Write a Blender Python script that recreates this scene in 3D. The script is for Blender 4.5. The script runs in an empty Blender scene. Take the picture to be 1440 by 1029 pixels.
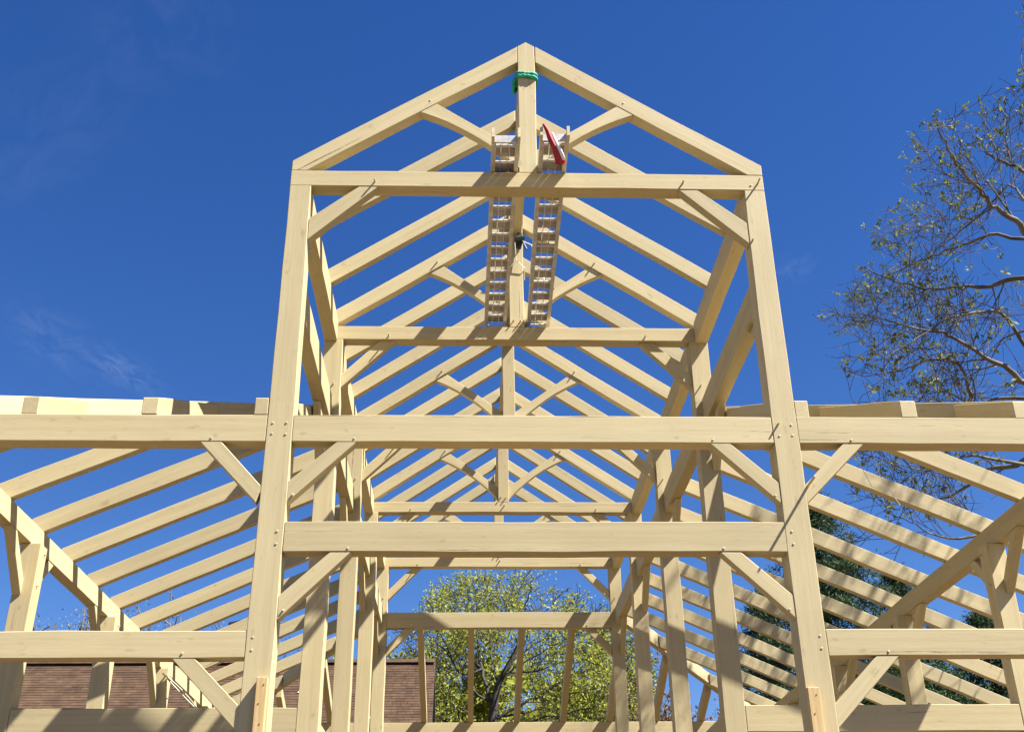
import bpy, bmesh, math, random
import numpy as np
from mathutils import Vector, Matrix, noise
R = math.radians
SC = bpy.context.scene
COL = SC.collection

# ------------------------------------------------------------------ camera
CAM = Vector((-0.6583, -10.752, 0.4559)); YAW, PITCH, ROLL, FPX = R(2.3193), R(27.48), R(-0.7337), 1604.29
_f = Vector((math.sin(YAW)*math.cos(PITCH), math.cos(YAW)*math.cos(PITCH), math.sin(PITCH)))
_r0 = Vector((math.cos(YAW), -math.sin(YAW), 0)); _u0 = _r0.cross(_f)
_r = _r0*math.cos(ROLL) + _u0*math.sin(ROLL); _u = -_r0*math.sin(ROLL) + _u0*math.cos(ROLL)
cd = bpy.data.cameras.new('camera'); cam = bpy.data.objects.new('camera', cd); COL.objects.link(cam)
cd.sensor_width = 36; cd.lens = FPX/1440*36; cd.clip_end = 2000; cd.clip_start = 0.1
cam.matrix_world = Matrix.Translation(CAM) @ Matrix((_r, _u, -_f)).transposed().to_4x4()
SC.camera = cam

def pix(u, v, dist):
    """point at horizontal distance dist from the camera in the direction of photo pixel u,v (1440 wide)"""
    d = _f + _r*((u-720)/FPX) - _u*((v-514.5)/FPX)
    return CAM + d*(dist/math.hypot(d.x, d.y))

def to_pix(P):
    d = P-CAM; z = d.dot(_f); return 720+FPX*d.dot(_r)/z, 514.5-FPX*d.dot(_u)/z

# ------------------------------------------------------------------ light
SUN = Vector((0.68, -0.305, 1.0)).normalized()          # towards the sun
SUN_EL = math.asin(SUN.z)
w = bpy.data.worlds.new('World'); SC.world = w; w.use_nodes = True
nt = w.node_tree; nt.nodes.clear()
out = nt.nodes.new('ShaderNodeOutputWorld'); bg = nt.nodes.new('ShaderNodeBackground')
sky = nt.nodes.new('ShaderNodeTexSky'); sky.sky_type = 'NISHITA'; sky.sun_disc = False
sky.sun_elevation = SUN_EL; sky.sun_rotation = math.atan2(SUN.x, SUN.y)
sky.altitude = 600; sky.air_density = 1.0; sky.dust_density = 0.05; sky.ozone_density = 3.0
bg.inputs['Strength'].default_value = 0.05
# clear spring sky: a little more saturated, with a few thin wisps of cirrus
hsv = nt.nodes.new('ShaderNodeHueSaturation'); hsv.inputs['Saturation'].default_value = 1.30; hsv.inputs['Value'].default_value = .9; hsv.inputs['Hue'].default_value = .515
nt.links.new(sky.outputs[0], hsv.inputs['Color'])
tc = nt.nodes.new('ShaderNodeTexCoord')
def wisp(prev, u, v, u2, v2, half, amount, seed):
    """a thin streak of cirrus between two directions of the sky"""
    a = (pix(u, v, 10)-CAM).normalized(); b = (pix(u2, v2, 10)-CAM).normalized(); c = (a+b).normalized()
    X = (b-a).normalized(); Y = c.cross(X).normalized(); ln = (b-a).length/2
    def dot(vec):
        n = nt.nodes.new('ShaderNodeVectorMath'); n.operation = 'DOT_PRODUCT'; n.inputs[1].default_value = vec; nt.links.new(tc.outputs['Generated'], n.inputs[0]); return n.outputs['Value']
    def mth(op, p, q=None):
        n = nt.nodes.new('ShaderNodeMath'); n.operation = op
        for k, x in ((0, p), (1, q)):
            if x is None: continue
            if isinstance(x, (int, float)): n.inputs[k].default_value = x
            else: nt.links.new(x, n.inputs[k])
        return n.outputs[0]
    x = mth('DIVIDE', dot(X), ln); y = mth('DIVIDE', dot(Y), half)
    cmb = nt.nodes.new('ShaderNodeCombineXYZ'); nt.links.new(x, cmb.inputs[0]); nt.links.new(y, cmb.inputs[1]); cmb.inputs[2].default_value = seed
    nz = nt.nodes.new('ShaderNodeTexNoise'); nz.inputs['Scale'].default_value = 1.7; nz.inputs['Detail'].default_value = 7; nz.inputs['Roughness'].default_value = .62; nz.inputs['Distortion'].default_value = .6
    nt.links.new(cmb.outputs[0], nz.inputs['Vector'])
    r2 = mth('ADD', mth('MULTIPLY', x, x), mth('MULTIPLY', y, y)); g_ = mth('POWER', 2.718, mth('MULTIPLY', r2, -1.6))
    n01 = mth('MAXIMUM', mth('SUBTRACT', nz.outputs['Fac'], .42), 0.)
    fac = mth('MULTIPLY', mth('MULTIPLY', g_, n01), amount*.38)
    fr = mth('GREATER_THAN', dot(c), 0.); fac = mth('MULTIPLY', fac, fr)
    mx = nt.nodes.new('ShaderNodeMix'); mx.data_type = 'RGBA'; mx.inputs[7].default_value = (4.6, 5.4, 6.8, 1)
    nt.links.new(fac, mx.inputs[0]); nt.links.new(prev, mx.inputs[6]); return mx.outputs[2]
skyc = hsv.outputs[0]
for args in ((0, 430, 150, 520, .022, .8, 1.), (120, 490, 225, 555, .013, 1.5, 4.), (120, 60, 330, 10, .06, .3, 7.), (1080, 395, 1150, 365, .012, .6, 9.), (0, 120, 140, 260, .09, .25, 12.)):
    skyc = wisp(skyc, *args)
nt.links.new(skyc, bg.inputs['Color'])
nt.links.new(bg.outputs[0], out.inputs[0])
sd = bpy.data.lights.new('sun', 'SUN'); sd.energy = 5.0; sd.angle = R(0.53); sd.color = (1.0, .97, .93)
so = bpy.data.objects.new('sun', sd); COL.objects.link(so)
so.rotation_euler = (-SUN).to_track_quat('-Z', 'Y').to_euler(); so.location = (20, -15, 40)
vs = SC.view_settings; vs.view_transform = 'Standard'; vs.look = 'None'; vs.gamma = 1; vs.use_curve_mapping = False
vs.exposure = 1.76
SC.cycles.max_bounces = 6; SC.cycles.diffuse_bounces = 2; SC.cycles.transparent_max_bounces = 6
GZ = -1.15                                             # ground level (eye height 1.6 m)

# ------------------------------------------------------------------ materials
def mat(name, base, rough=.6, metal=0., var=None, varscale=3., stretch=(1, 1, 1), bump=0., bumpscale=40., objrand=0., island=0., transl=0., detail=6):
    m = bpy.data.materials.new(name); m.use_nodes = True; n = m.node_tree; N = n.nodes; L = n.links
    b = N['Principled BSDF']; b.inputs['Roughness'].default_value = rough; b.inputs['Metallic'].default_value = metal
    col = None
    tcn = N.new('ShaderNodeTexCoord'); mpn = N.new('ShaderNodeMapping'); mpn.inputs['Scale'].default_value = stretch
    L.new(tcn.outputs['Object'], mpn.inputs[0])
    rgb = N.new('ShaderNodeRGB'); rgb.outputs[0].default_value = (*base, 1); col = rgb.outputs[0]
    if var:
        t = N.new('ShaderNodeTexNoise'); t.inputs['Scale'].default_value = varscale; t.inputs['Detail'].default_value = detail
        L.new(mpn.outputs[0], t.inputs['Vector'])
        r = N.new('ShaderNodeValToRGB'); r.color_ramp.elements[0].position = .35; r.color_ramp.elements[1].position = .68
        r.color_ramp.elements[0].color = (*var, 1); r.color_ramp.elements[1].color = (*base, 1)
        L.new(t.outputs['Fac'], r.inputs[0]); col = r.outputs[0]
    for amt, src in ((objrand, 'o'), (island, 'i')):
        if amt:
            if src == 'o': q = N.new('ShaderNodeObjectInfo').outputs['Random']
            else: q = N.new('ShaderNodeNewGeometry').outputs['Random Per Island']
            mr = N.new('ShaderNodeMapRange'); mr.inputs[3].default_value = 1-amt; mr.inputs[4].default_value = 1+amt
            L.new(q, mr.inputs[0])
            h = N.new('ShaderNodeHueSaturation'); L.new(mr.outputs[0], h.inputs['Value']); L.new(col, h.inputs['Color']); col = h.outputs[0]
    L.new(col, b.inputs['Base Color'])
    if bump:
        t2 = N.new('ShaderNodeTexNoise'); t2.inputs['Scale'].default_value = bumpscale; t2.inputs['Detail'].default_value = 4
        L.new(mpn.outputs[0], t2.inputs['Vector'])
        bp = N.new('ShaderNodeBump'); bp.inputs['Strength'].default_value = bump; bp.inputs['Distance'].default_value = .01
        L.new(t2.outputs['Fac'], bp.inputs['Height']); L.new(bp.outputs[0], b.inputs['Normal'])
    if transl:
        b.inputs['Specular IOR Level'].default_value = .12
        tr = N.new('ShaderNodeBsdfTranslucent'); L.new(col, tr.inputs[0])
        ms = N.new('ShaderNodeMixShader'); ms.inputs[0].default_value = transl
        L.new(b.outputs[0], ms.inputs[1]); L.new(tr.outputs[0], ms.inputs[2])
        L.new(ms.outputs[0], N['Material Output'].inputs[0])
    return m

def timber_mat(name='beige_stained_timber', chk=.292):
    m = bpy.data.materials.new(name); m.use_nodes = True; n = m.node_tree; N = n.nodes; L = n.links
    b = N['Principled BSDF']; b.inputs['Roughness'].default_value = .62; b.inputs['Specular IOR Level'].default_value = .25
    tcn = N.new('ShaderNodeTexCoord'); oi = N.new('ShaderNodeObjectInfo')
    off = N.new('ShaderNodeMath'); off.operation = 'MULTIPLY'; off.inputs[1].default_value = 37.; L.new(oi.outputs['Random'], off.inputs[0])
    add = N.new('ShaderNodeVectorMath'); add.operation = 'ADD'; L.new(tcn.outputs['Object'], add.inputs[0]); L.new(off.outputs[0], add.inputs[1])
    def noise(scale, st, det=5, rough=.55):
        mpn = N.new('ShaderNodeMapping'); mpn.inputs['Scale'].default_value = st; L.new(add.outputs[0], mpn.inputs[0])
        t = N.new('ShaderNodeTexNoise'); t.inputs['Scale'].default_value = scale; t.inputs['Detail'].default_value = det; t.inputs['Roughness'].default_value = rough
        L.new(mpn.outputs[0], t.inputs['Vector']); return t.outputs['Fac']
    def ramp(fac, p0, c0, p1, c1):
        r = N.new('ShaderNodeValToRGB'); r.color_ramp.elements[0].position = p0; r.color_ramp.elements[1].position = p1
        r.color_ramp.elements[0].color = (*c0, 1); r.color_ramp.elements[1].color = (*c1, 1); L.new(fac, r.inputs[0]); return r.outputs[0]
    def mul(a, c, f=1.):
        x = N.new('ShaderNodeMix'); x.data_type = 'RGBA'; x.blend_type = 'MULTIPLY'; x.inputs[0].default_value = f
        L.new(a, x.inputs[6]); L.new(c, x.inputs[7]); return x.outputs[2]
    one = (1, 1, 1)
    c = ramp(noise(1.3, (.7, 3, 3)), .3, (.452, .370, .201), .7, (.494, .410, .229))       # broad mottling of the stain
    c = mul(c, ramp(noise(5., (.35, 9, 9), 6, .65), .36, (.94, .93, .91), .60, one))          # grain along the timber
    c = mul(c, ramp(noise(2.6, (2.0, 4.5, 4.5), 3), .25, (.80, .77, .73), .36, one))
    c = mul(c, ramp(noise(.8, (.12, 16, 16), 7, .7), .40, (.93, .915, .89), .56, one))       # long grain lines          # knots and smudges
    crack = ramp(noise(1.0, (.30, 19, 19), 6, .62), chk, (.40, .35, .29), chk+.014, one)         # drying checks
    c = mul(c, crack)
    mr = N.new('ShaderNodeMapRange'); mr.inputs[3].default_value = .88; mr.inputs[4].default_value = 1.05; L.new(oi.outputs['Random'], mr.inputs[0])
    h = N.new('ShaderNodeHueSaturation'); L.new(mr.outputs[0], h.inputs['Value']); L.new(c, h.inputs['Color'])
    L.new(h.outputs[0], b.inputs['Base Color'])
    bp = N.new('ShaderNodeBump'); bp.inputs['Strength'].default_value = .22; bp.inputs['Distance'].default_value = .005
    L.new(noise(14, (.5, 5, 5), 5, .7), bp.inputs['Height'])
    bp2 = N.new('ShaderNodeBump'); bp2.inputs['Strength'].default_value = .8; bp2.inputs['Distance'].default_value = .01
    L.new(crack, bp2.inputs['Height']); L.new(bp.outputs[0], bp2.inputs['Normal']); L.new(bp2.outputs[0], b.inputs['Normal'])
    return m

M = {}
M['timber'] = timber_mat(); M['checked'] = timber_mat('beige_stained_timber_with_checks', .335)
M['peg'] = mat('pale_peg_wood', (.56, .48, .31), .6, var=(.44, .36, .21), varscale=20)
M['lumber'] = mat('raw_pine_lumber', (.56, .40, .18), .6, var=(.45, .295, .115), varscale=4, stretch=(.5, 8, 8), bump=.2)
M['alu'] = mat('weathered_aluminium', (.66, .64, .60), .45, .5, var=(.46, .43, .39), varscale=9, bump=.1)
M['plank'] = mat('grey_brown_deck_board', (.42, .37, .30), .75, var=(.28, .24, .185), varscale=5, stretch=(1, 5, 1))
M['dark'] = mat('black_metal', (.03, .035, .035), .45, .3)
M['steel'] = mat('bright_steel', (.55, .55, .53), .3, .9)
M['rope'] = mat('pale_rope', (.72, .66, .52), .8, bump=.5, bumpscale=120)
M['green'] = mat('green_sling_webbing', (.02, .36, .20), .7, var=(.01, .21, .12), varscale=18, bump=.5, bumpscale=60)
M['red'] = mat('red_cloth', (.38, .014, .022), .65, var=(.34, .01, .02), varscale=7)
M['white'] = mat('white_cloth', (.8, .76, .74), .7)
M['blue'] = mat('blue_plastic', (.10, .22, .45), .5)
M['shingle'] = mat('brown_asphalt_shingle', (.092, .056, .034), .95, var=(.060, .037, .024), varscale=2.2, island=.17, bump=.5, bumpscale=60)
M['shingle'].node_tree.nodes['Principled BSDF'].inputs['Specular IOR Level'].default_value = .08
M['roofdeck'] = mat('dark_roof_felt', (.05, .04, .035), .9)
M['siding'] = mat('cream_siding', (.5, .45, .36), .7, var=(.42, .38, .3), varscale=1.5)
M['brick'] = mat('brown_brick', (.25, .12, .08), .85, var=(.17, .08, .06), varscale=6)
M['bark'] = mat('brown_bark', (.05, .042, .034), .9, var=(.03, .025, .02), varscale=5, bump=.6, bumpscale=12)
M['twig'] = mat('brown_twig_bark', (.10, .083, .058), .9, var=(.055, .045, .033), varscale=3)
M['palebark'] = mat('mottled_pale_bark', (.155, .13, .092), .85, var=(.05, .04, .03), varscale=1.8, bump=.4, bumpscale=14)
M['greybark'] = mat('grey_bark', (.17, .15, .13), .9, var=(.10, .085, .075), varscale=4)
M['leaf'] = mat('young_yellow_green_leaf', (.34, .345, .05), .55, var=(.23, .255, .04), varscale=.5, island=.30, transl=.40)
M['leaf2'] = mat('sparse_olive_leaf', (.20, .215, .05), .55, var=(.12, .145, .034), varscale=.7, island=.35, transl=.35)
M['bud'] = mat('red_brown_bud', (.22, .11, .07), .7, var=(.15, .12, .05), varscale=.4, island=.3, transl=.2)
M['palebud'] = mat('pale_bud', (.22, .20, .13), .7, var=(.15, .14, .09), varscale=.4, island=.3, transl=.25)
M['needle'] = mat('dark_green_needle', (.055, .09, .03), .6, var=(.026, .05, .018), varscale=.8, island=.35, transl=.15)
M['ground'] = mat('brown_soil', (.115, .076, .036), .95, var=(.08, .053, .025), varscale=.35, bump=.5, bumpscale=6, detail=9)
M['deck'] = mat('plywood_subfloor', (.14, .092, .044), .8, var=(.10, .066, .032), varscale=1.2, stretch=(1, 6, 1))

# ------------------------------------------------------------------ helpers
def tag(o, label=None, cat=None, group=None, kind=None):
    for k, v in (('label', label), ('category', cat), ('group', group), ('kind', kind)):
        if v: o[k] = v
    return o
def empty(name, loc, label, cat, group=None):
    o = bpy.data.objects.new(name, None); COL.objects.link(o); o.location = loc; o.empty_display_size = .3
    return tag(o, label, cat, group)
def world_of(p):
    m = p.matrix_basis.copy()
    while p.parent: p = p.parent; m = p.matrix_basis @ m
    return m
def link(o, m, parent=None, mw=None):
    COL.objects.link(o)
    if m is not None and not o.data.materials: o.data.materials.append(m)
    mw = mw or Matrix.Identity(4)
    if parent: o.parent = parent; o.matrix_basis = world_of(parent).inverted() @ mw
    else: o.matrix_basis = mw
    return o
def prism(name, poly, ext, axis, material, parent=None, bev=.006, up=None):
    """poly: 3D points of one face, extruded along ext; the local x axis follows the timber so that the grain does too"""
    P = [Vector(p) for p in poly]; E = Vector(ext); c = sum(P, Vector())/len(P) + E/2
    X = Vector(axis).normalized(); Y = E.normalized(); Y = (Y - X*Y.dot(X))
    if Y.length < 1e-4: Y = X.orthogonal()
    Y.normalize(); Z = X.cross(Y)
    rot = Matrix((X, Y, Z)).transposed(); inv = rot.transposed()
    bm = bmesh.new()
    a = [bm.verts.new(inv @ (p-c)) for p in P]; b = [bm.verts.new(inv @ (p+E-c)) for p in P]
    n = len(P); bm.faces.new(a); bm.faces.new(b[::-1])
    for i in range(n): bm.faces.new((a[i], b[i], b[(i+1) % n], a[(i+1) % n]))
    bmesh.ops.recalc_face_normals(bm, faces=bm.faces)
    if bev: bmesh.ops.bevel(bm, geom=list(bm.edges), offset=bev, segments=1, affect='EDGES', clamp_overlap=True)
    if name in ('cross_beam', 'aisle_tie_beam', 'aisle_beam') and material is M['timber']: material = M['checked']
    if bev and material in (M['timber'], M['checked']):
        xs = [v.co.x for v in bm.verts]; x0, x1 = min(xs), max(xs); m_ = int((x1-x0)/.55)
        for i in range(1, m_): bmesh.ops.bisect_plane(bm, geom=bm.verts[:]+bm.edges[:]+bm.faces[:], plane_co=(x0+(x1-x0)*i/m_, 0, 0), plane_no=(1, 0, 0))
        q = random.Random(len(bpy.data.objects)*7+1); A = [(q.uniform(.6, 3.2), q.uniform(0, 6.3), q.uniform(.001, .0035)) for _ in range(6)]
        for v in bm.verts:
            k = (1 if v.co.y > 0 else 0); x = v.co.x
            v.co.y += A[k][2]*math.sin(A[k][0]*x+A[k][1])*.4 + (.003 if k else -.003)*math.sin(4.3*x+A[4][1])*.4
            v.co.z += A[2+(v.co.z > 0)][2]*1.3*math.sin(A[2][0]*x+A[3][1]) + .0025*math.sin(5.1*x+A[5][1]+(2 if v.co.z > 0 else 0))
    me = bpy.data.meshes.new(name); bm.to_mesh(me); bm.free()
    o = bpy.data.objects.new(name, me)
    return link(o, material, parent, Matrix.Translation(c) @ rot.to_4x4())
def box(name, x0, x1, y0, y1, z0, z1, material, parent=None, bev=.006, axis=None):
    d = (abs(x1-x0), abs(y1-y0), abs(z1-z0)); k = d.index(max(d))
    axis = axis or [(1, 0, 0), (0, 1, 0), (0, 0, 1)][k]
    if axis[1]: return prism(name, [(x0, y0, z0), (x0, y1, z0), (x0, y1, z1), (x0, y0, z1)], (x1-x0, 0, 0), axis, material, parent, bev)
    return prism(name, [(x0, y0, z0), (x1, y0, z0), (x1, y0, z1), (x0, y0, z1)], (0, y1-y0, 0), axis, material, parent, bev)
class MB:
    def __init__(s): s.v = []; s.f = []
    def tube(s, pts, rad, sides=6, cap=True):
        pts = [Vector(p) for p in pts]; n = len(pts)
        if not hasattr(rad, '__len__'): rad = [rad]*n
        base = len(s.v); ref = None
        for i, p in enumerate(pts):
            t = (pts[min(i+1, n-1)] - pts[max(i-1, 0)])
            t = t.normalized() if t.length > 1e-9 else Vector((0, 0, 1))
            if ref is None: ref = t.orthogonal().normalized()
            ref = (ref - t*ref.dot(t)); ref = ref.normalized() if ref.length > 1e-6 else t.orthogonal().normalized()
            b = t.cross(ref)
            for k in range(sides):
                a = 2*math.pi*k/sides; s.v.append(p + (ref*math.cos(a) + b*math.sin(a))*rad[i])
        for i in range(n-1):
            for k in range(sides):
                k2 = (k+1) % sides; o = base + i*sides
                s.f.append((o+k, o+k2, o+sides+k2, o+sides+k))
        if cap:
            s.f.append(tuple(base+k for k in range(sides))[::-1]); s.f.append(tuple(base+(n-1)*sides+k for k in range(sides)))
    def box(s, c, dx, dy, dz, rot=None):
        b = len(s.v); c = Vector(c); rot = rot or Matrix.Identity(3)
        for q in ((-1, -1, -1), (1, -1, -1), (1, 1, -1), (-1, 1, -1), (-1, -1, 1), (1, -1, 1), (1, 1, 1), (-1, 1, 1)):
            s.v.append(c + rot @ Vector((q[0]*dx/2, q[1]*dy/2, q[2]*dz/2)))
        for f in ((0, 3, 2, 1), (4, 5, 6, 7), (0, 1, 5, 4), (1, 2, 6, 5), (2, 3, 7, 6), (3, 0, 4, 7)): s.f.append(tuple(b+i for i in f))
    def build(s, name, material, parent=None, smooth=False):
        me = bpy.data.meshes.new(name); me.from_pydata([tuple(v) for v in s.v], [], s.f); me.update()
        if smooth: me.polygons.foreach_set('use_smooth', [True]*len(me.polygons))
        return link(bpy.data.objects.new(name, me), material, parent)

# ------------------------------------------------------------------ the ground
g = MB(); S = 400; n = 40
for j in range(n+1):
    for i in range(n+1):
        x = -S + 2*S*i/n; y = -S + 2*S*j/n
        h = 0 if math.hypot(x, y-8) < 60 else .6*math.sin(x*.013+1)*math.cos(y*.011)
        g.v.append((x, y, GZ + h))
for j in range(n):
    for i in range(n):
        a = j*(n+1)+i; g.f.append((a, a+1, a+n+2, a+n+1))
tag(g.build('ground', M['ground']), kind='structure')
fl = box('floor_deck', -6.9, 9.5, -.35, 18.3, GZ+.004, -1.0, M['deck'], bev=.01); tag(fl, kind='structure')

# ------------------------------------------------------------------ the timber frame
W = 2.75; BAY = 3.53; T = M['timber']; FLR = -1.0
FR = empty('timber_frame', (0, 7, FLR), 'tall beige timber frame of posts, rafters and curved struts without walls or roof', 'timber frame')
def peg(parent, x, y, z, ln=.006, r=.0112, d=(0, -1, 0)):
    m = MB(); d = Vector(d); p = Vector((x, y, z)); m.tube([p - d*.02, p + d*(ln*.8), p + d*ln], [r, r, r*.75], 7)
    return m.build('peg', M['peg'], parent)
def xz(name, pts, y0, y1, axis, parent=FR, bev=.006): return prism(name, [(x, y0, z) for x, z in pts], (0, y1-y0, 0), axis, T, parent, bev)
def yz(name, pts, x0, x1, axis, parent=FR, bev=.006): return prism(name, [(x0, y, z) for y, z in pts], (x1-x0, 0, 0), axis, T, parent, bev)
def top(x): return 10.61 - .682*abs(x)
def bot(x): return 10.353 - .682*abs(x)
def strut(s, y0, y1, zk):
    lo = []
    x0, z0, x1, z1 = .104, zk, 1.277, bot(1.277)-.002
    for i in range(9):
        t = i/8; b = .088*4*t*(1-t)
        lo.append((s*(x0+(x1-x0)*t - b*.55), z0+(z1-z0)*t + b*.83))
    pts = lo + [(s*1.09, bot(1.09)-.002), (s*.104, zk+.27)]
    return xz('curved_strut', pts, y0, y1, (s, 0, .72), bev=.004)
def brace(s, xp, zb, y0, y1, lx, lz, wx, wz, name='knee_brace'):
    """brace below a beam: xp inner face of the post, zb underside of the beam; lx/lz outer legs, wx/wz inner legs; s the side it opens to"""
    return xz(name, [(xp, zb-lz), (xp, zb-wz), (xp-s*wx, zb-.002), (xp-s*lx, zb-.002)], y0, y1, (-s, 0, 1))

for k in range(5):
    Y = BAY*k; first = (k == 0)
    zt, ztb = (8.595, 8.382) if first else (8.52, 8.31)
    Wi, Wo = (2.486, W) if first else (2.474, 2.738)
    dp = .25
    for s in (-1, 1):
        if first:
            o = xz('post', [(s*W, FLR), (s*Wi, FLR), (s*Wi, 5.5), (s*2.512, ztb-.002), (s*W, ztb-.002)], 0, dp, (0, 0, 1))
        else:
            o = xz('post', [(s*Wo, FLR), (s*Wi, FLR), (s*Wi, ztb-.002), (s*Wo, ztb-.002)], Y, Y+dp, (0, 0, 1))
    tie = xz('tie_beam', [(-Wo, ztb), (Wo, ztb), (Wo, zt), (-Wo, zt)], Y+.002, Y+.2, (1, 0, 0))
    king = xz('king_post', [(-.105, zt+.002), (.105, zt+.002), (.105, top(.105)), (0, top(0)), (-.105, top(.105))], Y+.001, Y+.2, (0, 0, 1))
    ry0, ry1 = (.002, .17) if first else (Y+.07, Y+.215)
    for s in (-1, 1):
        xs = (10.353-zt-.002)/.682
        raf = xz('rafter', [(s*.108, top(.108)), (s*Wo, top(Wo)), (s*Wo, zt+.002), (s*xs, zt+.002), (s*.108, bot(.108))], ry0, ry1, (s, 0, -.682))
        st = strut(s, Y+(.004 if first else .09), Y+(.125 if first else .19), 8.655 if first else 8.60)
        peg(raf, s*1.17, ry0, bot(1.17)+.10, .007 if first else .045)
        if first: kb = brace(s, s*2.50, ztb, .006, .13, .76, .75, .54, .46)
        else: kb = brace(s, s*Wi, ztb, Y+.05, Y+.16, .735, .75, .52, .53)
        if not first:
            peg(kb, s*(Wi-.64), Y, ztb+.05, .07); peg(o, s*(Wi+.10), Y, ztb-.72, .06)
    for px, pz, ln in ((-.05, .10, .05), (.05, .09, .05), (.02, -.07, .06)):
        if not first: peg(king, px, Y, zt+pz, ln)
    if first:
        for z0, z1 in ((5.173, 5.471), (4.004, 4.312)):
            b = xz('cross_beam', [(-Wi+.002, z0), (Wi-.002, z0), (Wi-.002, z1), (-Wi+.002, z1)], .002, .19, (1, 0, 0))
            for s in (-1, 1):
                q = brace(s, s*Wi, z0, .005, .12, .675, .67, .465, .44)
                peg(b, s*1.85, 0, z0+.035); peg(q, s*2.46+(-s*.03), 0, z0-.58, .012)
                for dz in (.08, .21): peg(FR, s*2.55, 0, z0+dz, .05 if (s > 0 and dz > .1 and z0 > 5) else .007); 
        peg(tie, 2.685, 0, 8.481, .11); peg(tie, 2.60, 0, 8.45); peg(tie, 1.80, 0, 8.47, .06); peg(tie, -1.78, 0, 8.44, .06)
        peg(FR, 2.775, 0, 4.698, .27, .014); peg(FR, 2.53, 0, 7.67, .06)

# common rafters, ridge, wall plates and ledgers between the bents
for k in range(4):
    Y = BAY*k; Y1 = Y+BAY
    rd = box('ridge_beam', -.088, .088, Y+.202, Y1-.002, 10.12, 10.37, T, FR)
    for s in (-1, 1):
        prism('wall_plate', [(s*x, Y+.252, z) for x, z in ((2.56, 8.27), (2.738, 8.27), (2.738, 8.732), (2.66, 8.732), (2.56, 8.603))], (0, BAY-.255, 0), (0, 1, 0), T, FR)
        a, b = sorted((s*2.57, s*2.738))
        ld = box('ledger_beam', a, b, Y+.253, Y1-.003, 7.0, 7.38, T, FR)
        a, b = s*2.63, s*2.736
        yz('ledger_brace', [(Y+.254, 6.30), (Y+.254, 6.50), (Y+.75, 6.998), (Y+.95, 6.998)], a, b, (0, 1, 1))
        yz('ledger_brace', [(Y1-.004, 6.30), (Y1-.004, 6.50), (Y1-.50, 6.998), (Y1-.70, 6.998)], a, b, (0, -1, 1))
        for dy in (1.21, 2.5):
            xz('rafter', [(s*.09, top(.09)), (s*2.70, top(2.70)), (s*2.70, 8.62), (s*2.575, bot(2.575)), (s*.09, bot(.09))], Y+dy, Y+dy+.115, (s, 0, -.682))
        if k: 
            a, b = sorted((s*2.58, s*2.735)); box('girt', a, b, Y+.254, Y1-.004, 2.9, 3.2, T, FR)
        if s < 0:
            for dy, dz in ((-.07, 7.75), (-.07, 7.62)): peg(FR, -2.49, Y+.18, dz, .035, d=(1, 0, 0))

# rear girt that carries the back roof
YB = BAY*4
gr = xz('girt', [(-2.47, 6.93), (2.47, 6.93), (2.47, 7.27), (-2.47, 7.27)], YB+.002, YB+.19, (1, 0, 0))
for s in (-1, 1):
    brace(s, s*2.474, 6.93, YB+.04, YB+.15, .62, .62, .40, .41); peg(gr, s*1.93, YB, 6.98, .06)

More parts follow.
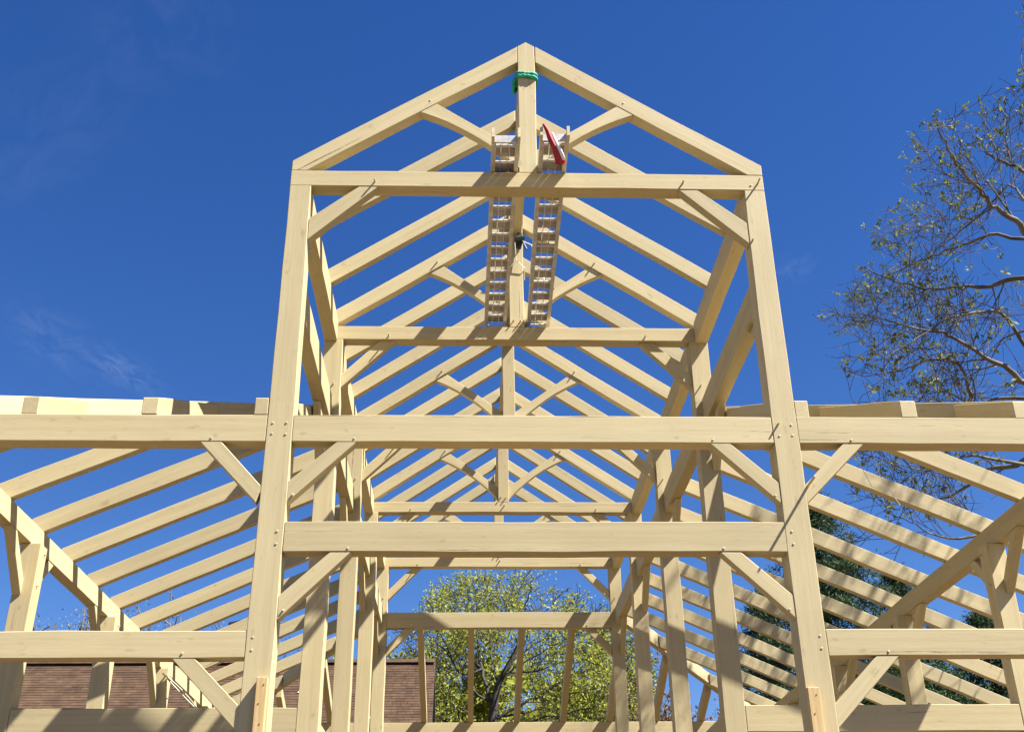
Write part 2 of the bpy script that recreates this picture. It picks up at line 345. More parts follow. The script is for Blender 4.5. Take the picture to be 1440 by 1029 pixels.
# side aisles: front tie, lower beams, outer posts, plates, rafters with hipped ends
XI, XO = 6.305, 6.48; XE = 9.3
SL = .445
def abot(x): return 5.56 + SL*(6.32-abs(x))
YR = 17.70                                             # inner face of the back plate
def hipfront(x): return 6.66-abs(x)                    # plan line of the front hip
def hipback(x): return YB+.25 + (abs(x)-2.75)*((YR+.15-YB-.25)/(XO-2.75))
for s in (-1, 1):
    a, b = sorted((s*(W+.002), s*6.45))
    box('aisle_tie_beam', a, b, .002, .205, 5.173, 5.471, T, FR)
    box('aisle_beam', *sorted((s*(W+.002), s*6.19)), .002, .17, 2.98, 3.233, T, FR)
    if s > 0: brace(-1, W, 5.173, .006, .12, .67, .665, .455, .47)
    else: xz('knee_brace', [(-3.41, 5.171), (-3.20, 5.171), (-2.715, 4.655), (-2.765, 4.60), (-2.79, 4.515)], .004, .12, (1, 0, -1))
    brace(-s, s*W, 2.98, .006, .12, .68, .675, .46, .45)
    for dz in (5.26, 5.38): peg(FR, s*2.69, 0, dz)
    for dz in (3.05, 3.17): peg(FR, s*2.69, 0, dz)
    peg(FR, s*3.30, 0, 5.21); peg(FR, s*3.33, 0, 3.02)
    xz('aisle_post', [(s*6.2, FLR), (s*6.45, FLR), (s*6.45, 5.171), (s*6.2, 5.171)], 0.004, .25, (0, 0, 1))
    pl = box('aisle_plate', *sorted((s*XI, s*XO)), .208, YR-.003, 5.285, 5.56, T, FR)
    posts = [BAY*k for k in range(1, 5)] + [YR-.1]
    for i, Y in enumerate(posts):
        po = xz('aisle_post', [(s*6.175, FLR), (s*6.43, FLR), (s*6.43, 5.283), (s*6.175, 5.283)], Y, Y+.25, (0, 0, 1))
        peg(po, s*6.175, Y+.10, 4.75, .03, d=(-s, 0, 0)); peg(po, s*6.175, Y+.17, 5.18, .03, d=(-s, 0, 0))
        yz('plate_brace', [(Y-.002, 4.60), (Y-.002, 4.80), (Y-.48, 5.283), (Y-.68, 5.283)], s*6.31, s*6.42, (0, -1, 1))
        if i < 4:
            yz('plate_brace', [(Y+.252, 4.60), (Y+.252, 4.80), (Y+.73, 5.283), (Y+.93, 5.283)], s*6.31, s*6.42, (0, 1, 1))
            zz = (2.89, 3.205)
            box('aisle_beam', *sorted((s*2.74, s*6.173)), Y+.002, Y+.2, *zz, T, FR)
    # rafters across the aisle: full ones and jacks that stop at the hips
    for i in range(-1, 13):
        Y = 2.652 + 1.2437*i; yc = Y+.06
        xin = 2.745
        if Y < hipfront(2.745): xin = max(xin, 6.66-yc+.09)
        if Y > YB+.2: xin = max(xin, 2.75 + (yc-YB-.25)/((YR+.15-YB-.25)/(XO-2.75)) + .09)
        if 3.5 < Y < 3.66: continue
        if xin > 6.2: continue
        xz('rafter', [(s*xin, abot(xin)), *(((6.322, 5.563), (6.478, 5.563), (6.478, abot(6.478)), (XE, abot(XE)), (XE, abot(XE)+.262)) if s > 0 and Y > 3 else ((s*6.322, 5.563), (s*6.495, 5.563), (s*6.495, abot(6.495)+.262))), (s*xin, abot(xin)+.262)], Y, Y+.12, (s, 0, -SL))
    # front jacks: their plumb-cut ends sit on the front tie
    for X, wd in ((2.825, .14), (3.965, .165), (5.18, .165)):
        ye = min(hipfront(X)-.12, 6.66-2.75-.15)
        zf = 5.664
        if X < 3: ye = 3.5
        yz('jack_rafter', [(.003, 5.474), (.003, zf), (ye, zf+SL*ye), (ye, zf+SL*ye-.25), (.215, 5.474)], s*(X-wd/2), s*(X+wd/2), (0, 1, SL))
    # hips
    for (p, q) in (((6.44, .22, 5.70), (2.80, 3.86, 7.32)), ((6.44, YR+.1, 5.70), (2.80, YB+.30, 7.32))):
        P = Vector((s*p[0], p[1], p[2])); Q = Vector((s*q[0], q[1], q[2])); d = (Q-P); h = Vector((d.y, -d.x, 0)).normalized()*.07
        prism('hip_rafter', [P-h+Vector((0, 0, .08)), Q-h+Vector((0, 0, .08)), Q-h-Vector((0, 0, .26)), P-h-Vector((0, 0, .14))], h*2, d, T, FR)
# low outer plate that carries the long right-hand rafters
box('aisle_plate', 9.0, 9.18, 3.7, YR, 3.98, abot(9.0)-.05, T, FR)
for k in range(1, 6):
    Y = BAY*k if k < 5 else YR-.1
    xz('aisle_post', [(8.94, FLR), (9.19, FLR), (9.19, 3.978), (8.94, 3.978)], Y, Y+.25, (0, 0, 1))
# back roof
box('aisle_plate', -XO, XO, YR, YR+.18, 5.285, 5.56, T, FR)
def rbot(y): return 6.97 - (6.97-5.56)/(YR-YB-.19)*(y-YB-.19)
for X in (-5.12, -4.0, -2.87, -1.745, -.62, .505, 1.63, 2.76, 3.88, 5.0):
    y0 = YB+.194 if abs(X) < 2.7 else hipback(X)+.12
    yz('rafter', [(y0, rbot(y0)), (YR-.01, 5.563), (YR+.19, 5.563), (YR+.19, rbot(YR+.19)+.26), (y0, rbot(y0)+.26)], X-.07, X+.07, (0, 1, -.44))

# ------------------------------------------------------------------ things resting on and hanging from the frame
def walk_plank(x0, x1, y0, y1, shift, label):
    e = empty('walk_plank', ((x0+x1)/2, y0, 8.60), label, 'walk plank', 'aluminium planks across the tie beams')
    zb = 8.602; ax = Vector((shift, y1-y0, 0)).normalized()
    def X(x, y): return x + shift*(y-y0)/(y1-y0)
    for x in (x0, x1):
        m = MB(); rot = Matrix.Rotation(-math.atan2(shift, y1-y0), 3, 'Z'); yc = (y0+y1)/2
        m.box((X(x, yc), yc, zb+.055), .028, y1-y0-.1, .11, rot); m.box((X(x, yc)+(.016 if x == x0 else -.016), yc, zb+.004), .04, y1-y0-.12, .007, rot)
        r = m.build('side_rail', M['alu'], e)
        t = MB(); t.box((X(x, y0), y0, zb+.062), .032, .13, .128, rot); t.build('wooden_end_cap', M['peg'], r)
    w = x1-x0; yy = y0+.13; i = 0
    while yy < y1-.05:
        m = MB(); m.tube([(X(x0, yy), yy, zb+.022), (X(x1, yy), yy, zb+.022)], .015, 8); m.build('rung', M['alu'], e)
        if yy+.24 < y1:
            for q in range(3):
                cx = X(x0+w*(.2+.3*q), yy+.16)
                m = MB(); m.box((cx, yy+.15, zb+.075), w*.25, .205, .018); m.build('deck_slat', M['plank'], e)
        yy += .295; i += 1
    for q in range(4):
        m = MB(); xx = x0+w*(.07+.287*q); m.tube([(X(xx, y0+.1), y0+.1, zb+.055), (X(xx, y1-.1), y1-.1, zb+.055)], .006, 6); m.build('stringer', M['steel'], e)
    m = MB(); m.box(((x0+x1)/2, y0+.055, zb+.055), w-.03, .02, .095); m.build('end_plate', M['alu'], e)
    return e
walk_plank(-.425, -.135, -.58, 3.76, -.03, 'aluminium walk plank with rungs across two tie beams, end plate bare')
walk_plank(.115, .415, -.62, 3.76, .05, 'aluminium walk plank across two tie beams with the red cloth draped on its end')
# red cloth
e = empty('red_flag', (.2, -.55, 8.6), 'bunched red cloth with white stripe hanging off the end of the plank', 'flag')
A = Vector((.135, -.70, 8.74)); B = Vector((.335, -.52, 8.33))
def cloth(name, rad, off, material, t0, t1, ph):
    m = MB(); n = 16; sides = 12
    pts = []
    for i in range(n+1):
        t = t0+(t1-t0)*i/n; c = A.lerp(B, t) + Vector(off) + Vector((.006*math.sin(9*t), -.02*math.sin(t*3.1), .004*math.sin(13*t)))
        rr = rad*(.35+.75*t**.7)
        for k in range(sides):
            a = 2*math.pi*k/sides; q = rr*(1+.34*math.sin(5*a+ph+5*t)+.12*math.sin(2*a-4*t))
            m.v.append(c + Vector((math.cos(a)*q, math.sin(a)*q*.7, .25*math.cos(a)*q)))
    for i in range(n):
        for k in range(sides):
            k2 = (k+1) % sides; m.f.append((i*sides+k, i*sides+k2, (i+1)*sides+k2, (i+1)*sides+k))
    m.f.append(tuple(range(sides))[::-1]); m.f.append(tuple(n*sides+k for k in range(sides)))
    return m.build(name, material, e, True)
cloth('cloth', .038, (0, 0, 0), M['red'], 0, 1, 0); cloth('white_stripe', .016, (.032, -.034, .012), M['white'], .32, .97, 1.3)

# green lifting sling round the king post of the front truss
e = empty('lifting_sling', (0, 0, 9.98), 'green lifting sling wrapped twice round the top of the front king post', 'sling')
rng = random.Random(4)
for zc, rr in ((10.086, .025), (10.034, .026)):
    m = MB(); pts = []
    for i in range(49):
        a = 2*math.pi*i/48; c, s_ = math.cos(a), math.sin(a); q = .128/max(abs(c), abs(s_)) if True else 0
        q = (abs(c)**8+abs(s_)**8)**(-1/8)*.117
        pts.append((c*q, .1+s_*q, zc+.010*math.sin(a*2+zc*30)+.004*rng.uniform(-1, 1)))
    m.tube(pts, [rr*(1+.12*math.sin(i*1.9)) for i in range(49)], 8, False); m.build('wrap', M['green'], e, True)
m = MB(); m.tube([(-.10, .0, 10.06), (-.152, .05, 10.02), (-.158, .10, 9.93), (-.15, .13, 9.90), (-.135, .16, 9.95), (-.12, .2, 10.03)], [.022, .024, .024, .022, .022, .02], 8); m.build('hanging_loop', M['green'], e, True)

# hand winch hanging on the second king post, with its rope
e = empty('hand_winch', (.06, 3.4, 9.9), 'small black hand winch hanging on the second king post with a pale rope', 'winch')
c = Vector((.055, 3.488, 9.95))
m = MB(); m.box(c, .09, .06, .20, Matrix.Rotation(.25, 3, 'Y')); m.build('body', M['dark'], e)
m = MB(); m.tube([c+Vector((-.07, -.04, .03)), c+Vector((.07, -.04, .05))], .045, 12); m.build('drum', M['dark'], e)
m = MB(); m.tube([c+Vector((.05, -.03, -.02)), c+Vector((.10, -.07, -.17))], .014, 8); m.build('handle', M['dark'], e)
m = MB(); m.tube([c+Vector((0, 0, .09)), c+Vector((-.02, 0, .15)), c+Vector((.01, .02, .19)), c+Vector((.045, .03, .17))], .012, 8); m.build('hook', M['dark'], e)
m = MB(); m.tube([c+Vector((.04, -.03, 0)), c+Vector((.16, -.3, -.25)), Vector((.28, 2.75, 9.05)), Vector((.36, 2.55, 8.66))], .009, 7); m.build('rope', M['rope'], e)
m = MB(); m.tube([(-.02, 3.40, 9.88), (0.0, 3.47, 9.62), (-.13, 3.50, 9.46), (-.14, 3.75, 9.5)], .007, 7); m.tube([(0, 3.47, 9.62), (.125, 3.50, 9.50), (.13, 3.7, 9.42)], .007, 7); m.build('tail_rope', M['rope'], e)
e = empty('strap_bundle', (.03, 3.50, 8.6), 'small blue strap bundle beside the second king post on the tie beam', 'strap')
m = MB()
for i in range(5): m.tube([(.125+.01*i, 3.59, 8.54+.03*i), (.16, 3.555, 8.55+.028*i), (.195-.006*i, 3.59, 8.545+.03*i)], .02, 7)
m.build('coil', M['blue'], e, True)

# raw boards nailed to the front posts
for (x0, x1, zt_, nm) in ((-2.606, -2.506, 2.785, 'raw pine board fixed upright to the left front post beside the house roof'), (2.482, 2.592, 2.672, 'raw pine board fixed upright to the front post on the conifer side')):
    e = empty('lumber_board', ((x0+x1)/2, -.04, FLR), nm, 'board')
    box('board', x0, x1, -.078, -.004, FLR, zt_, M['lumber'], e, .004)
    for dz, dx in ((.07, .02), (.24, -.015), (.42, .01)):
        m = MB(); m.tube([((x0+x1)/2+dx, -.070, zt_-dz), ((x0+x1)/2+dx, -.082, zt_-dz)], .006, 8); m.build('screw', M['dark'], e)

# pale cable along the left plate and strings below the right tie
m = MB(); a = Vector((-6.22, 10.4, 5.14)); pts = []
for i in range(14):
    t = i/13; pts.append(a + Vector((.05*math.sin(t*3), 4.6*t, -.10*math.sin(t*math.pi) - .02*t)))
m.tube(pts, .016, 6); m.tube([p+Vector((.05, .0, .06*math.sin(i*.4)-.03)) for i, p in enumerate(pts)], .012, 6)
tag(m.build('cable', M['rope']), 'pale double cable strung along the aisle plate beside the house', 'cable')
for i, (x, ln, sw) in enumerate(((3.40, .42, .10), (3.56, .62, .20))):
    m = MB(); m.tube([(x, .16, 5.18), (x+sw*.2, .16, 5.18-ln*.5), (x+sw, .17, 5.18-ln)], .0035, 5)
    tag(m.build('string', M['rope']), ['short', 'long'][i]+' thin pale string hanging below the beam next to the conifer side brace', 'string')

# ------------------------------------------------------------------ neighbouring house
HY = 30.; ridge = pix(300, 927, HY-CAM.y+0.0)
RZ = CAM.z + (HY-CAM.y)*.2305; xr = CAM.x + (HY-CAM.y)*(-.0296); xl = xr - 21
H = empty('house', ((xl+xr)/2, HY-1, GZ), 'neighbouring house with brown shingled gable roof behind the frame', 'house')
H.rotation_euler = (0, 0, R(0)); pit = math.tan(R(47)); run = 8.4
EZ = RZ - run*pit
box('wall', xl+.4, xr-.4, HY-run+.6, HY+run-.6, GZ+.003, max(EZ+.35, 1.2), M['siding'], H, .0)
rf = prism('roof', [(xl, HY, RZ), (xl, HY-run, EZ), (xl, HY-run, EZ-.22), (xl, HY, RZ-.25), (xl, HY+run, EZ-.22), (xl, HY+run, EZ)], (xr-xl, 0, 0), (1, 0, 0), M['roofdeck'], H, 0)
rng = random.Random(11); m = MB()
ln = math.hypot(run, run*pit); dirv = Vector((0, -run, -run*pit)).normalized(); nrm = Vector((0, -pit, 1)).normalized()
exp = .142; nrow = int(ln/exp)
for r_ in range(nrow):
    x = xl - rng.uniform(0, .3); d0 = (r_)*exp
    if d0 > 6.0: break
    while x < xr:
        wd = rng.uniform(.18, .34); x1 = min(x+wd-.008, xr)
        if x1 > x + .03:
            lift = rng.uniform(.010, .017); P0 = Vector((0, HY, RZ)) + dirv*d0 + nrm*.006; P1 = P0 + dirv*(exp+.02) + nrm*lift
            b = len(m.v)
            for (xx, P) in ((x, P0), (x1, P0), (x1, P1), (x, P1)): m.v.append(Vector((xx, P.y, P.z)))
            for xx in (x1, x): m.v.append(Vector((xx, P1.y, P1.z)) - nrm*lift)
            m.f.append((b, b+3, b+2, b+1)); m.f.append((b+3, b+5, b+4, b+2))
        x += wd
tag(m.build('shingles', M['shingle'], rf), kind='stuff')
m = MB(); x = xl
while x < xr-.05:
    x1 = min(x+.3, xr+.03); m.box(((x+x1)/2, HY-.09, RZ+.02), x1-x-.01, .24, .03, Matrix.Rotation(R(40), 3, 'X')); x += .3
m.build('ridge_cap', M['shingle'], rf)
m = MB(); rng = random.Random(3)
for i in range(26):
    d0 = rng.uniform(.4, 5.2); xx = rng.uniform(xl+2, xr-.2); P = Vector((xx, HY, RZ)) + dirv*d0 + nrm*.045
    a = rng.uniform(.02, .055); m.box(P, a*rng.uniform(1, 1.8), a, .02, Matrix.Rotation(R(47), 3, 'X'))
tag(m.build('fallen_petals', M['white'], rf), kind='stuff')
cx = pix(333, 905, HY-CAM.y).x
ch = box('chimney', cx-.35, cx+.35, HY+.25, HY+1.0, RZ-2.5, pix(333, 874, HY-CAM.y).z, M['brick'], H, .01)
cz = pix(333, 874, HY-CAM.y).z
m = MB(); b = len(m.v)
prism('chimney_cap', [(cx-.55, HY+.05, cz+.12), (cx+.55, HY+.05, cz+.22), (cx+.55, HY+.05, cz+.30), (cx, HY+.05, cz+.33), (cx-.55, HY+.05, cz+.22)], (0, 1.2, 0), (1, 0, 0), M['dark'], ch, .01)
for sx in (-.3, .3):
    q = MB(); q.tube([(cx+sx, HY+.6, cz-.02), (cx+sx, HY+.6, cz+.2)], .03, 6); q.build('cap_support', M['dark'], ch)

# ------------------------------------------------------------------ trees
class Tree:
    def __init__(s, seed): s.r = np.random.default_rng(seed); s.mb = MB(); s.mb2 = None; s.ok = None; s.tips = []; s.lv = []
    def rv(s, a=1.): return Vector(s.r.normal(0, a, 3).tolist())
    def grow(s, p, d, ln, rad, lvl, P):
        if s.ok and not s.ok(p + d.normalized()*ln): return
        n = P['seg'][lvl]; pts = [p.copy()]; rads = [rad]; d = d.normalized(); q = p.copy()
        for i in range(n):
            d = (d + s.rv(P['wob'][lvl]) + Vector((0, 0, P['trop'][lvl]))).normalized()
            q = q + d*(ln/n); pts.append(q.copy()); rads.append(max(rad*(1-(i+1)/n*(1-P['tap'][lvl])), P.get('rmin', .008)))
        (s.mb2 or s.mb).tube(pts, rads, P['sides'][lvl], False)
        s.spawn(pts, rads, ln, lvl, P)
    def spawn(s, pts, rads, ln, lvl, P):
        n = len(pts)-1; last = lvl == len(P['seg'])-1
        if last:
            for i in range(max(1, n-P.get('tipn', 1)), n+1): s.tips.append((pts[i], (pts[i]-pts[i-1]).normalized()))
            return
        k = P['kids'][lvl]; k = int(k) + (1 if s.r.random() < k-int(k) else 0)
        for c in range(k):
            t = P['t0'][lvl] + (1-P['t0'][lvl])*(c+s.r.random()*.9)/max(k, 1); t = min(t, .999); f = t*n; i = min(int(f), n-1)
            q = pts[i].lerp(pts[i+1], f-i); dd = (pts[i+1]-pts[i]).normalized()
            side = s.rv(); side = (side - dd*side.dot(dd)).normalized()
            ang = P['ang'][lvl]*(1+.25*s.r.normal())
            nd = dd*math.cos(ang) + side*math.sin(ang)
            s.grow(q, nd, P['len'][lvl+1]*(.65+.7*s.r.random())*(1-P.get('short', .35)*t), max(rads[i]*P['rr'][lvl], P.get('rmin', .008)), lvl+1, P)
        if P.get('cont', True) and k:
            s.grow(pts[-1], (pts[-1]-pts[-2]), P['len'][lvl+1]*.8, max(rads[-1], P.get('rmin', .008)), lvl+1, P)
def leaves(tree, name, material, parent, per, size, spread, droop=0., asp=.55):
    r = tree.r; tips = tree.tips; N = len(tips)*per
    if not N: return
    T_ = np.repeat(np.array([t[0][:] for t in tips]), per, axis=0); D = np.repeat(np.array([t[1][:] for t in tips]), per, axis=0)
    pos = T_ + r.normal(0, spread, (N, 3)) - D*r.random((N, 1))*spread
    a = r.normal(0, 1, (N, 3)); a[:, 2] -= droop; a /= np.linalg.norm(a, axis=1, keepdims=True)
    b = np.cross(a, r.normal(0, 1, (N, 3))); b /= np.linalg.norm(b, axis=1, keepdims=True)
    sz = size*(.6+.8*r.random((N, 1))); c = np.cross(a, b)
    v = np.empty((N, 4, 3)); v[:, 0] = pos; v[:, 1] = pos+a*sz*.5+b*sz*asp*.5+c*sz*.12; v[:, 2] = pos+a*sz; v[:, 3] = pos+a*sz*.5-b*sz*asp*.5+c*sz*.12
    me = bpy.data.meshes.new(name); me.vertices.add(N*4); me.vertices.foreach_set('co', v.reshape(-1))
    me.loops.add(N*4); me.loops.foreach_set('vertex_index', np.arange(N*4)); me.polygons.add(N)
    me.polygons.foreach_set('loop_start', np.arange(0, N*4, 4)); me.polygons.foreach_set('loop_total', np.full(N, 4)); me.update(calc_edges=True)
    return link(bpy.data.objects.new(name, me), material, parent)
def tree(name, base, seed, P, bark, leafm, label, cat='tree', group=None, top=None, per=8, size=.16, spread=.25, lean=(0, 0, 1), droop=.2, asp=.55):
    t = Tree(seed); e = empty(name, base, label, cat, group)
    t.grow(Vector(base), Vector(lean), P['len'][0], P['r0'], 0, P)
    t.mb.build('trunk', bark, e, True); leaves(t, 'crown', leafm, e, per, size, spread, droop, asp)
    if top:                                             # scale the whole tree to its height
        k = (top-GZ)/(max(x[0].z for x in t.tips)-GZ); e.scale = (k, k, k)
    return e
def at(u, dist, z=GZ):
    p = pix(u, 900, dist); return Vector((p.x, p.y, z))

CROWN = [(500, 905), (550, 885), (575, 858), (600, 838), (640, 815), (690, 800), (730, 793), (780, 800), (815, 822), (850, 850), (880, 868), (905, 890), (930, 960)]
def in_crown(P):
    u, v = to_pix(P)
    for (u0, v0), (u1, v1) in zip(CROWN, CROWN[1:]):
        if u0 <= u <= u1: return v > v0+(v1-v0)*(u-u0)/(u1-u0) - 4 + 26*noise.noise(P*.22) + 12*noise.noise(P*.6)
    return False
OAK = dict(seg=[7, 7, 5, 4, 3], len=[8.8, 7.9, 4.3, 2.1, 1.0], wob=[.05, .12, .16, .2, .25], trop=[.05, .07, .06, .05, .03], tap=[.62, .35, .3, .3, .4],
           sides=[10, 7, 5, 4, 3], kids=[8, 7, 6, 4.6], t0=[.50, .22, .2, .2], ang=[.95, .85, .8, .8], rr=[.50, .5, .5, .5], r0=.36, rmin=.012, short=.25)

def limb_tree(name, label, dist, seed, trunk, trad, limbs, TW, tw_len, dens, bark, twigm, leafm, per, size, spread, droop, asp, keep=1., ok=None, rs=1., spread_d=1., clump=.3, cut=-1.):
    """a tree whose main limbs are laid out one by one and whose twigs and leaves are grown from them"""
    t = Tree(seed); t.mb2 = MB(); t.ok = ok
    base = at(trunk[0][0], dist); e = empty(name, base, label, 'tree')
    tp = [base] + [pix(u, v, dist) for u, v in trunk[1:]]
    t.mb.tube(tp, trad, 12, False)
    for pl, r0, d0, d1 in limbs:
        n = len(pl); pts = [pix(u, v, dist+d0+(d1*spread_d-d0)*i/(n-1)) for i, (u, v) in enumerate(pl)]; sm = []
        for i in range(n-1):
            p0, p1, p2, p3 = pts[max(i-1, 0)], pts[i], pts[i+1], pts[min(i+2, n-1)]
            for q in range(3):
                x = q/3; sm.append(.5*((2*p1)+(p2-p0)*x+(2*p0-5*p1+4*p2-p3)*x*x+(3*p1-p0-3*p2+p3)*x**3))
        sm.append(pts[-1]); m_ = len(sm); rmin = TW['rmin']
        sm = [p if i == 0 else p + t.rv(.0011*dist*(1-abs(.5-i/m_))) for i, p in enumerate(sm)]
        rad = [max(r0*rs*(1-.86*(i/(m_-1))**.8), rmin*1.5) for i in range(m_)]
        t.mb.tube(sm, rad, 7, False)
        L_ = sum((sm[i+1]-sm[i]).length for i in range(m_-1)); nk = int(L_*dens)
        for c in range(nk):
            f = (.2+.8*(c+t.r.random())/nk)*(m_-1); i = min(int(f), m_-2); q = sm[i].lerp(sm[i+1], f-i); dd = (sm[i+1]-sm[i]).normalized()
            side = t.rv(); side = (side-dd*side.dot(dd)).normalized(); nd = dd*math.cos(.85)+side*math.sin(.85)+Vector((0, 0, .15))
            t.grow(q, nd, tw_len*(.5+.8*t.r.random()), max(rad[i]*.4, rmin*1.3), 0, TW)
        t.grow(sm[-1], sm[-1]-sm[-2], tw_len*.6, rmin*1.5, 1, TW)
    t.tips = [x for x in t.tips if t.r.random() < keep and noise.noise(x[0]*clump+Vector((7, 3, 1))) > cut]
    tk = t.mb.build('trunk', bark, e, True); t.mb2.build('twigs', twigm, e, True); leaves(t, 'crown', leafm, e, per, size, spread, droop, asp)
    return e
BL = [
 ([(730, 905), (737, 880), (738, 858), (744, 835), (746, 815)], .11, 0, -1.5),
 ([(692, 1000), (684, 965), (676, 930), (668, 900), (660, 865), (652, 838)], .15, 0, 2.5),
 ([(688, 985), (664, 968), (640, 935), (615, 905), (592, 885), (572, 872)], .10, .4, -2.5),
 ([(718, 930), (755, 903), (790, 889), (830, 876), (862, 880)], .09, 0, 2.0),
 ([(694, 1012), (730, 992), (770, 970), (820, 945), (866, 932), (893, 922)], .13, 0, 2.0),
 ([(690, 1030), (655, 1000), (630, 988), (590, 965), (566, 948)], .12, 0, 2.0),
 ([(735, 888), (765, 858), (787, 837), (800, 828)], .06, 0, -3.5),
 ([(672, 915), (690, 876), (700, 842), (705, 818)], .07, 1.2, 4.5),
 ([(698, 1040), (740, 1015), (790, 1005), (850, 990), (890, 985)], .11, 0, -3.0),
 ([(640, 935), (622, 895), (610, 862), (602, 845)], .06, -1.0, -4.0),
 ([(704, 955), (724, 938), (748, 925), (780, 905), (815, 890)], .07, 0, -5.0),
 ([(700, 962), (692, 930), (694, 895), (715, 860), (730, 830)], .08, 0, 5.0),
 ([(680, 950), (662, 925), (640, 900), (632, 880), (628, 858)], .07, .8, 5.0),
 ([(710, 945), (738, 946), (775, 935), (820, 915), (846, 900)], .07, 0, -4.5),
 ([(678, 940), (645, 950), (612, 932), (585, 915), (566, 900)], .07, .8, -4.5),
 ([(700, 1005), (745, 1000), (800, 975), (860, 962), (892, 955)], .09, 0, 4.5),
 ([(690, 1045), (640, 1012), (600, 1005), (570, 990)], .10, 0, -3.5),
]
TWO = dict(seg=[5, 4, 3], len=[2.6, 1.5, .8], wob=[.15, .2, .25], trop=[.05, .07, .05], tap=[.35, .35, .5], sides=[5, 4, 3], kids=[4.5, 3.6], t0=[.15, .15], ang=[.75, .8], rr=[.6, .6], rmin=.014, short=.2, tipn=1)
limb_tree('leafing_tree', 'broad tree with fresh yellow green leaves and dark limbs framed by the rear opening', 57, 21, [(690, 0), (691, 1060), (693, 1005), (700, 962), (717, 932), (730, 905), (737, 875)], [.36, .27, .22, .17, .14, .10, .06], BL, TWO, 2.2, 1.15,
          M['bark'], M['bark'], M['leaf'], 8, .145, .22, .25, .6, 1., in_crown, .8, clump=.42, cut=-.10)
OAK2 = dict(OAK); OAK2.update(len=[6.5, 5.2, 3.0, 1.6, .8], r0=.25)
tree('leafing_tree', at(590, 66), 5, OAK2, M['bark'], M['leaf'], 'yellow green tree standing just behind the gable end of the house', top=pix(590, 900, 66).z, per=8, size=.26, spread=.25)
tree('leafing_tree', at(850, 68), 8, OAK2, M['greybark'], M['leaf'], 'yellow green tree behind the broad leafing tree, beside the reddish budding tree', top=pix(850, 905, 68).z, per=7, size=.26, spread=.25)
BARE = dict(seg=[7, 6, 5, 4], len=[7.5, 5.2, 2.8, 1.4], wob=[.05, .1, .14, .2], trop=[.04, .12, .1, .08], tap=[.5, .3, .3, .4], sides=[8, 5, 4, 3], kids=[9, 8, 7], t0=[.35, .15, .15],
            ang=[.6, .6, .6], rr=[.4, .45, .5], r0=.2, rmin=.014, short=.3)
tree('budding_tree', at(950, 62), 31, dict(BARE, len=[8.0, 4.6, 2.6, 1.3]), M['greybark'], M['bud'], 'slender reddish budding tree seen between the rear posts', top=pix(950, 885, 62).z, per=7, size=.17, spread=.25)
tree('budding_tree', at(95, 64), 32, dict(BARE, rmin=.028, len=[8.6, 5.0, 2.8, 1.4], ang=[.85, .75, .7], kids=[13, 10, 8], t0=[.5, .15, .15]), M['greybark'], M['palebud'], 'rounded bare tree with pale buds rising over the house roof', top=pix(95, 844, 64).z, per=9, size=.10, spread=.28)
tree('budding_tree', at(215, 66), 33, dict(BARE, rmin=.028, len=[8.8, 5.4, 2.8, 1.3], ang=[.9, .75, .7], kids=[12, 9, 7], t0=[.5, .15, .15]), M['greybark'], M['palebud'], 'pale budding tree behind the aisle rafters over the house roof', top=pix(215, 837, 66).z, per=9, size=.10, spread=.28)
tree('budding_tree', at(300, 68), 34, dict(BARE, rmin=.028, len=[9.0, 5.4, 2.8, 1.3], ang=[.9, .75, .7], kids=[12, 9, 7], t0=[.5, .15, .15]), M['greybark'], M['palebud'], 'pale budding tree behind the house chimney', top=pix(300, 850, 68).z, per=9, size=.10, spread=.28)
# the thicket behind: copies of three plain trees
protos = []
for i, (sd_, lf, nm) in enumerate(((41, 'palebud', 'pale'), (42, 'leaf2', 'olive'), (43, 'bud', 'reddish'))):
    lab = 'slim %s tree in the thicket behind the broad leafing tree' % nm
    protos.append(tree('thicket_tree', at(640+90*i, 84), sd_, dict(BARE, len=[6.2, 4.2, 2.4, 1.2], kids=[8, 7, 5]), M['greybark'], M[lf], lab, group='trees of the far thicket, '+nm, per=5, size=.22, spread=.3))
rng = random.Random(9)
for i, u in enumerate((560, 600, 668, 706, 762, 790, 848, 880, 905, 935, 965, 990, 1015, 1060)):
    src = protos[i % 3]; c = src.copy(); COL.objects.link(c); c.location = at(u, rng.uniform(76, 96)); c.rotation_euler.z = rng.uniform(0, 6.28)
    k = rng.uniform(.85, 1.15); c.scale = (k, k, k)
    for chd in list(src.children):
        d = chd.copy(); COL.objects.link(d); d.parent = c

# conifers beyond the right aisle
def conifer(u, dist, h, rad, seed, label):
    base = at(u, dist); e = empty('conifer', base, label, 'conifer'); r = np.random.default_rng(seed); t = Tree(seed)
    t.mb.tube([base, base+Vector((.1, 0, h*.5)), base+Vector((0, .1, h))], [.32, .2, .03], 8)
    z = 2.0
    while z < h-.2:
        f = (h-z)/(h-2); L = rad*(f**.75)*.98+.25
        for k in range(7):
            a = r.random()*6.28; l = L*(.65+.5*r.random()); d = Vector((math.cos(a), math.sin(a), .12)); p0 = base+Vector((0, 0, z+r.random()*.35)); pts = [p0]
            for i in range(6):
                q = p0+d*(l*(i+1)/6); q.z += -.22*l*((i+1)/6)**2 + .06*r.normal(); pts.append(q)
            t.mb.tube(pts, [.05, .04, .03, .025, .02, .014, .008], 4, False)
            for i in range(1, 7):
                m_ = max(2, int(l*2.2))
                for j in range(m_):
                    side = Vector((-d.y, d.x, 0))*r.normal()*(.16+.13*l*(1-i/8)); t.tips.append((pts[i]+side+Vector((0, 0, -.05+.06*r.normal())), (d+side*.7).normalized()))
        z += .42
    t.mb.build('trunk', M['bark'], e, True); leaves(t, 'crown', M['needle'], e, 12, .20, .13, .3, .2)
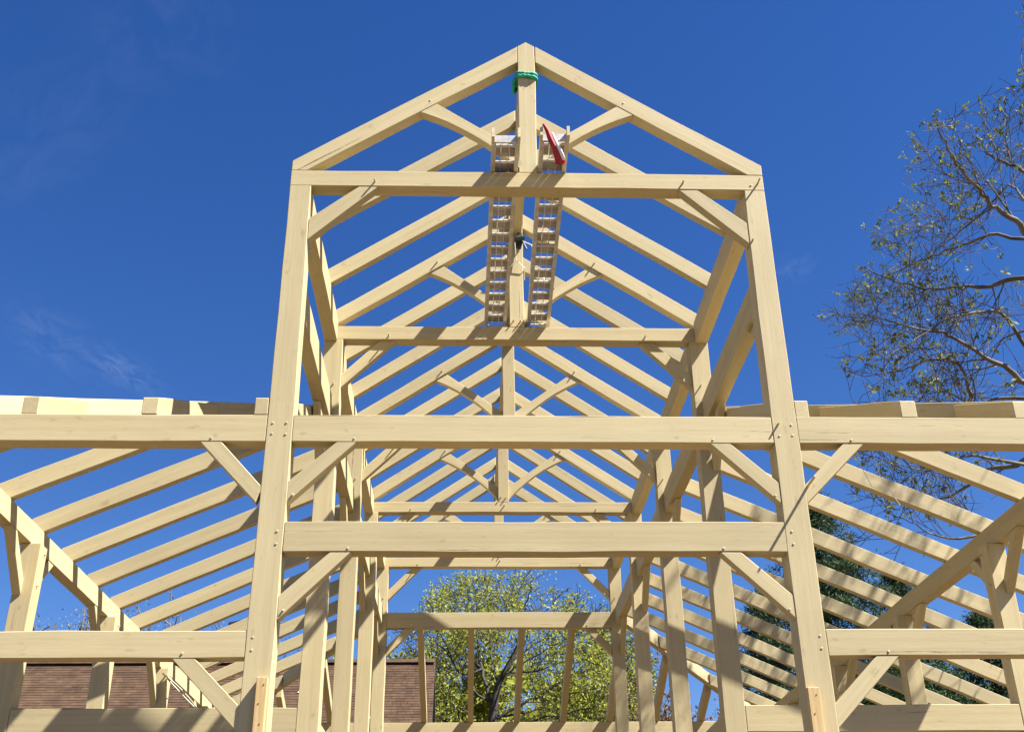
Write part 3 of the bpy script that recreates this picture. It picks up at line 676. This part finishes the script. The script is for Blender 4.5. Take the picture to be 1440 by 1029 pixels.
def top_h(u, v, dist): return pix(u, v, dist).z - GZ
conifer(1168, 47, top_h(1168, 690, 47), 6.4, 51, 'tall dark green conifer filling the gaps between the aisle rafters')
conifer(1075, 58, top_h(1075, 838, 58), 4.6, 52, 'lower dark conifer seen through the rafters next to the nave posts')
conifer(1270, 50, top_h(1270, 800, 50), 5.5, 53, 'broad conifer behind the low aisle beam, beside the tall conifer')
conifer(1385, 52, top_h(1385, 852, 52), 5.5, 54, 'dark green conifer behind the outer aisle posts')

# big sparse tree on the right
EDGE = [(-400, 1480), (0, 1432), (95, 1428), (128, 1388), (160, 1300), (185, 1276), (250, 1248), (300, 1225), (350, 1196), (400, 1186), (440, 1142), (500, 1152), (560, 1205), (640, 1180), (800, 1170), (1500, 1170)]
def inside(P):
    u, v = to_pix(P)
    for (v0, u0), (v1, u1) in zip(EDGE, EDGE[1:]):
        if v0 <= v <= v1: return u > u0+(u1-u0)*(v-v0)/(v1-v0)
    return True
SY = dict(seg=[5, 5, 4], len=[1.6, 1.05, .5], wob=[.16, .24, .26], trop=[.03, .06, .05], tap=[.4, .4, .6], sides=[5, 4, 3], kids=[3.8, 2.8], t0=[.15, .2], ang=[.75, .8], rr=[.6, .6], rmin=.0065, short=.2, tipn=0)
limbs = [
 ([(1458, 540), (1435, 534), (1415, 513), (1386, 502), (1351, 481), (1327, 467), (1290, 463), (1250, 451), (1200, 446)], .14, 0, -2.5),
 ([(1470, 640), (1420, 610), (1372, 585), (1364, 555), (1357, 522), (1333, 504), (1304, 507), (1270, 520), (1235, 527)], .13, 0, -1.5),
 ([(1475, 420), (1440, 391), (1392, 402), (1351, 405), (1316, 408), (1263, 397), (1230, 382), (1200, 372)], .13, 0, 2.5),
 ([(1480, 372), (1440, 324), (1421, 306), (1392, 286), (1377, 268), (1356, 245), (1339, 221), (1324, 190), (1317, 168)], .15, 0, -3.0),
 ([(1495, 290), (1440, 239), (1421, 233), (1400, 222), (1385, 212), (1398, 190), (1414, 172), (1406, 150), (1393, 132)], .10, 0, 1.5),
 ([(1490, 350), (1440, 336), (1392, 330), (1362, 344), (1330, 352), (1304, 365), (1275, 376), (1240, 392)], .10, 0, 1.0),
 ([(1470, 620), (1430, 655), (1390, 660), (1350, 690), (1310, 705), (1270, 700)], .13, 0, 2.0),
 ([(1468, 640), (1440, 700), (1400, 740), (1350, 757), (1310, 750), (1280, 735)], .11, 0, -2.0),
 ([(1460, 520), (1440, 480), (1405, 440), (1370, 440), (1330, 450), (1300, 470), (1268, 488), (1240, 505)], .10, 0, -2.5),
 ([(1490, 420), (1455, 460), (1420, 470), (1395, 500), (1380, 540)], .08, 0, 3.5),
 ([(1500, 160), (1470, 100), (1452, 60), (1440, 28)], .06, 0, -1.0),
 ([(1500, 330), (1450, 290), (1420, 260), (1380, 300), (1340, 310), (1300, 300)], .08, 0, 4.0),
 ([(1458, 560), (1410, 560), (1370, 570), (1320, 575), (1270, 590), (1235, 625)], .09, 0, 3.0),
 ([(1470, 660), (1420, 650), (1370, 640), (1330, 650), (1290, 660), (1240, 640)], .09, 0, -3.0),
 ([(1495, 160), (1530, 60), (1560, -60), (1600, -160)], .12, 0, -2.0),
 ([(1500, 100), (1490, -20), (1520, -140)], .10, 0, 2.0),
 ([(1500, 240), (1545, 180), (1575, 120), (1590, 80)], .12, 0, -5.5),
 ([(1480, 380), (1540, 330), (1590, 300), (1620, 280)], .12, 0, -5.0),
 ([(1495, 160), (1550, 60), (1600, -20), (1630, -80)], .11, 0, -4.0),
 ([(1500, 240), (1570, 230), (1640, 200), (1690, 190)], .11, 0, -7.0),
 ([(1490, 300), (1520, 240), (1530, 190), (1545, 150)], .10, 0, -3.0),
 ([(1458, 30), (1448, 20), (1440, 40), (1436, 70), (1437, 92)], .03, 0, -.5),
]
limb_tree('sparse_tree', 'tall pale-barked tree with twisting limbs and sparse new leaf tufts against the sky', 23.5, 77,
          [(1545, 0), (1492, 700), (1468, 640), (1458, 520), (1480, 380), (1500, 240), (1492, 90), (1505, -60)], [.34, .28, .24, .21, .18, .14, .09, .04], limbs, SY, 1.25, 1.9,
          M['palebark'], M['twig'], M['leaf2'], 6, .105, .028, .4, .5, .34, inside, .52)
